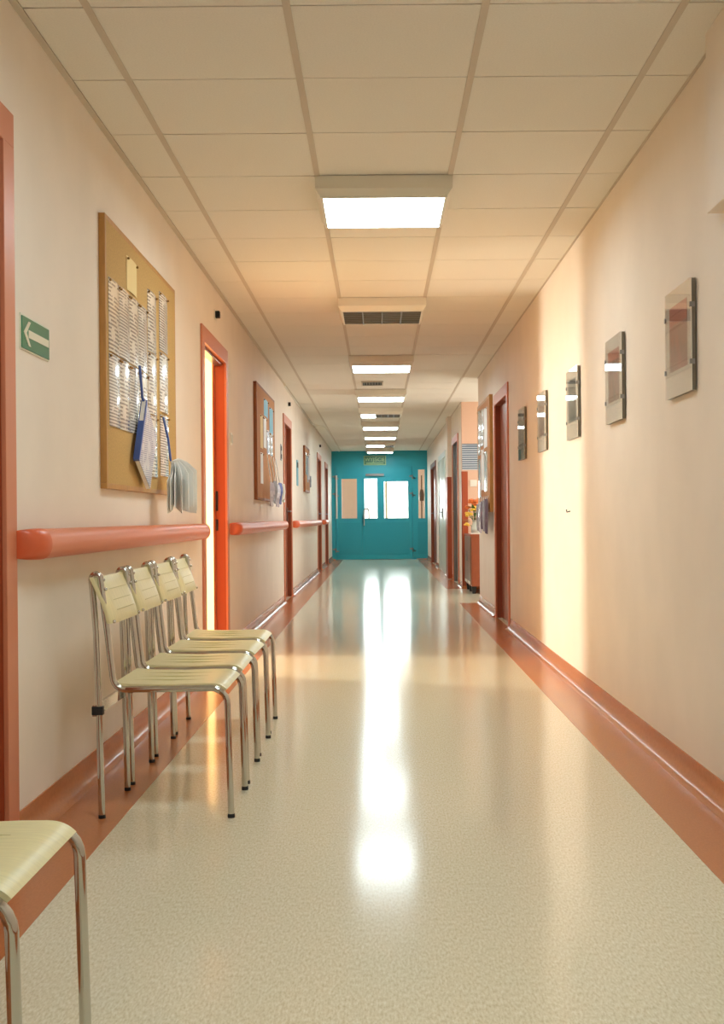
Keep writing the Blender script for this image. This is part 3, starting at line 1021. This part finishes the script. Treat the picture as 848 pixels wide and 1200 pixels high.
# ------------------------------------------------------------------ side passage: notice, cabinet, vase
nt_ = thing('printed_notice', 'grey printed notice with dark heading on the wall above the flowers', 'notice', (1.27, AL1, 1.595))
MB().box(-.15, .15, -.006, 0, 0, .35).build('panel', 'notice', nt_, loc=(0, 0, 0))
MB().box(-.09, .09, -.008, -.006, .305, .33).build('heading', 'notice_head', nt_)

cab = thing('cabinet', 'low brown cabinet with two doors in the corner of the side passage', 'cabinet', (1.155, 15.52, 0))
b = MB().box(0, .45, -.5, -.478, .09, .72).box(0, .45, .478, .5, .09, .72).box(.0, .45, -.478, .478, .09, .11).box(.43, .45, -.478, .478, .11, .72)
b.build('body', 'cab', cab)
MB().box(-.02, .46, -.515, .515, .72, .745).build('cabinet_top', 'cab', cab, bevel=.003)
for sgn in (-1, 1):
    d = MB().box(-.018, 0, min(sgn * .004, sgn * .478), max(sgn * .004, sgn * .478), .11, .715).build('door', 'cabdoor', cab, bevel=.002)
    MB().box(-.03, -.018, sgn * .05 - .008, sgn * .05 + .008, .40, .52).build('handle', 'steel', d)
    MB().box(-.019, -.0175, min(sgn * .03, sgn * .45), max(sgn * .03, sgn * .45), .115, .15).build('kick_plate', 'white', d)
for x in (.03, .40):
    for y in (-.46, .46, 0):
        MB().loft([[(x - .02, y - .03, 0), (x + .02, y - .03, 0), (x + .02, y + .03, 0), (x - .02, y + .03, 0)], [(x - .03, y - .045, .09), (x + .03, y - .045, .09), (x + .03, y + .045, .09), (x - .03, y + .045, .09)]]).build('foot', 'black', cab)
cl = MB().box(-.01, .28, -.50, -.14, .0, .012).build('folded_cloth', 'cloth', None, bevel=.004, loc=(1.16, 15.52, .745))
tag(cl, 'folded white cloth lying on the low brown cabinet', 'cloth')

vs = thing('flower_vase', 'vase of orange and yellow flowers standing on the low brown cabinet', 'flowers', (1.25, 15.50, .745))
MB().lathe([(.045, 0), (.06, .02), (.065, .07), (.048, .13), (.04, .16), (.052, .18), (.046, .178), (.034, .155)], 0, 0, 16).build('vase', 'vase', vs, smooth=True)
rng = random.Random(3)
heads = [(-.09, -.02, .25, 'petal_y', .036), (-.05, .02, .42, 'petal_o', .034), (.03, -.03, .40, 'petal_o', .040), (.0, .0, .36, 'petal_o', .036), (.06, .03, .44, 'petal_p', .036), (-.03, -.05, .32, 'petal_y', .034), (.08, -.04, .33, 'petal_y', .030), (-.10, .03, .34, 'petal_o', .028), (.10, .02, .25, 'petal_p', .030), (-.12, -.03, .12, 'petal_y', .026)]
for (x, y, z, m, rr) in heads:
    rr *= 1.35
    st = MB().tube([(x * .15, y * .15, .08), (x * .5, y * .5, .08 + (z - .08) * .6), (x, y, z)], .004, 5).build('stem', 'leaf', vs)
    q = MB()
    for k in range(7):
        a = 2 * math.pi * k / 7 + rng.random()
        q.ball((x + rr * .6 * math.cos(a), y + rr * .6 * math.sin(a), z + rng.uniform(-.3, .5) * rr), rr * .55, 5, (1, 1, .8))
    q.ball((x, y, z + rr * .3), rr * .45, 5)
    q.build('blossom', m, vs, smooth=True)
for k in range(34):
    a = rng.uniform(0, 6.28)
    d = rng.uniform(.03, .12)
    z = rng.uniform(.14, .36)
    c = Vector((d * math.cos(a), d * math.sin(a), z))
    o = Vector((math.cos(a), math.sin(a), rng.uniform(-.4, .8))).normalized() * rng.uniform(.06, .10)
    sd = o.cross(Vector((0, 0, 1))).normalized() * .024
    up = Vector((0, 0, .006))
    MB().add([c - o * .5, c + sd, c + o, c - sd, c + up, c - up * .2], [(0, 1, 4), (1, 2, 4), (2, 3, 4), (3, 0, 4), (1, 0, 5), (2, 1, 5), (3, 2, 5), (0, 3, 5)]).build('leaf', 'leaf', vs)

# things seen through the glass of the teal doors
mp_ = thing('floor_mop', 'dark brown mop standing upright behind the narrow side pane', 'mop', (1.0, 28.05, 0))
MB().tube([(0, 0, .12), (0, 0, 1.95)], .014, 8).build('handle', 'cabdoor', mp_, smooth=True)
MB().loft([[(-.05, -.04, 1.35), (.05, -.04, 1.35), (.05, .04, 1.35), (-.05, .04, 1.35)], [(-.06, -.05, 1.5), (.06, -.05, 1.5), (.06, .05, 1.5), (-.06, .05, 1.5)], [(-.03, -.03, 1.62), (.03, -.03, 1.62), (.03, .03, 1.62), (-.03, .03, 1.62)]]).build('cloth_bundle', 'cabdoor', mp_, bevel=.01, smooth=True)
MB().box(-.12, .12, -.05, .05, 0, .12).build('head', 'grey', mp_, bevel=.01)
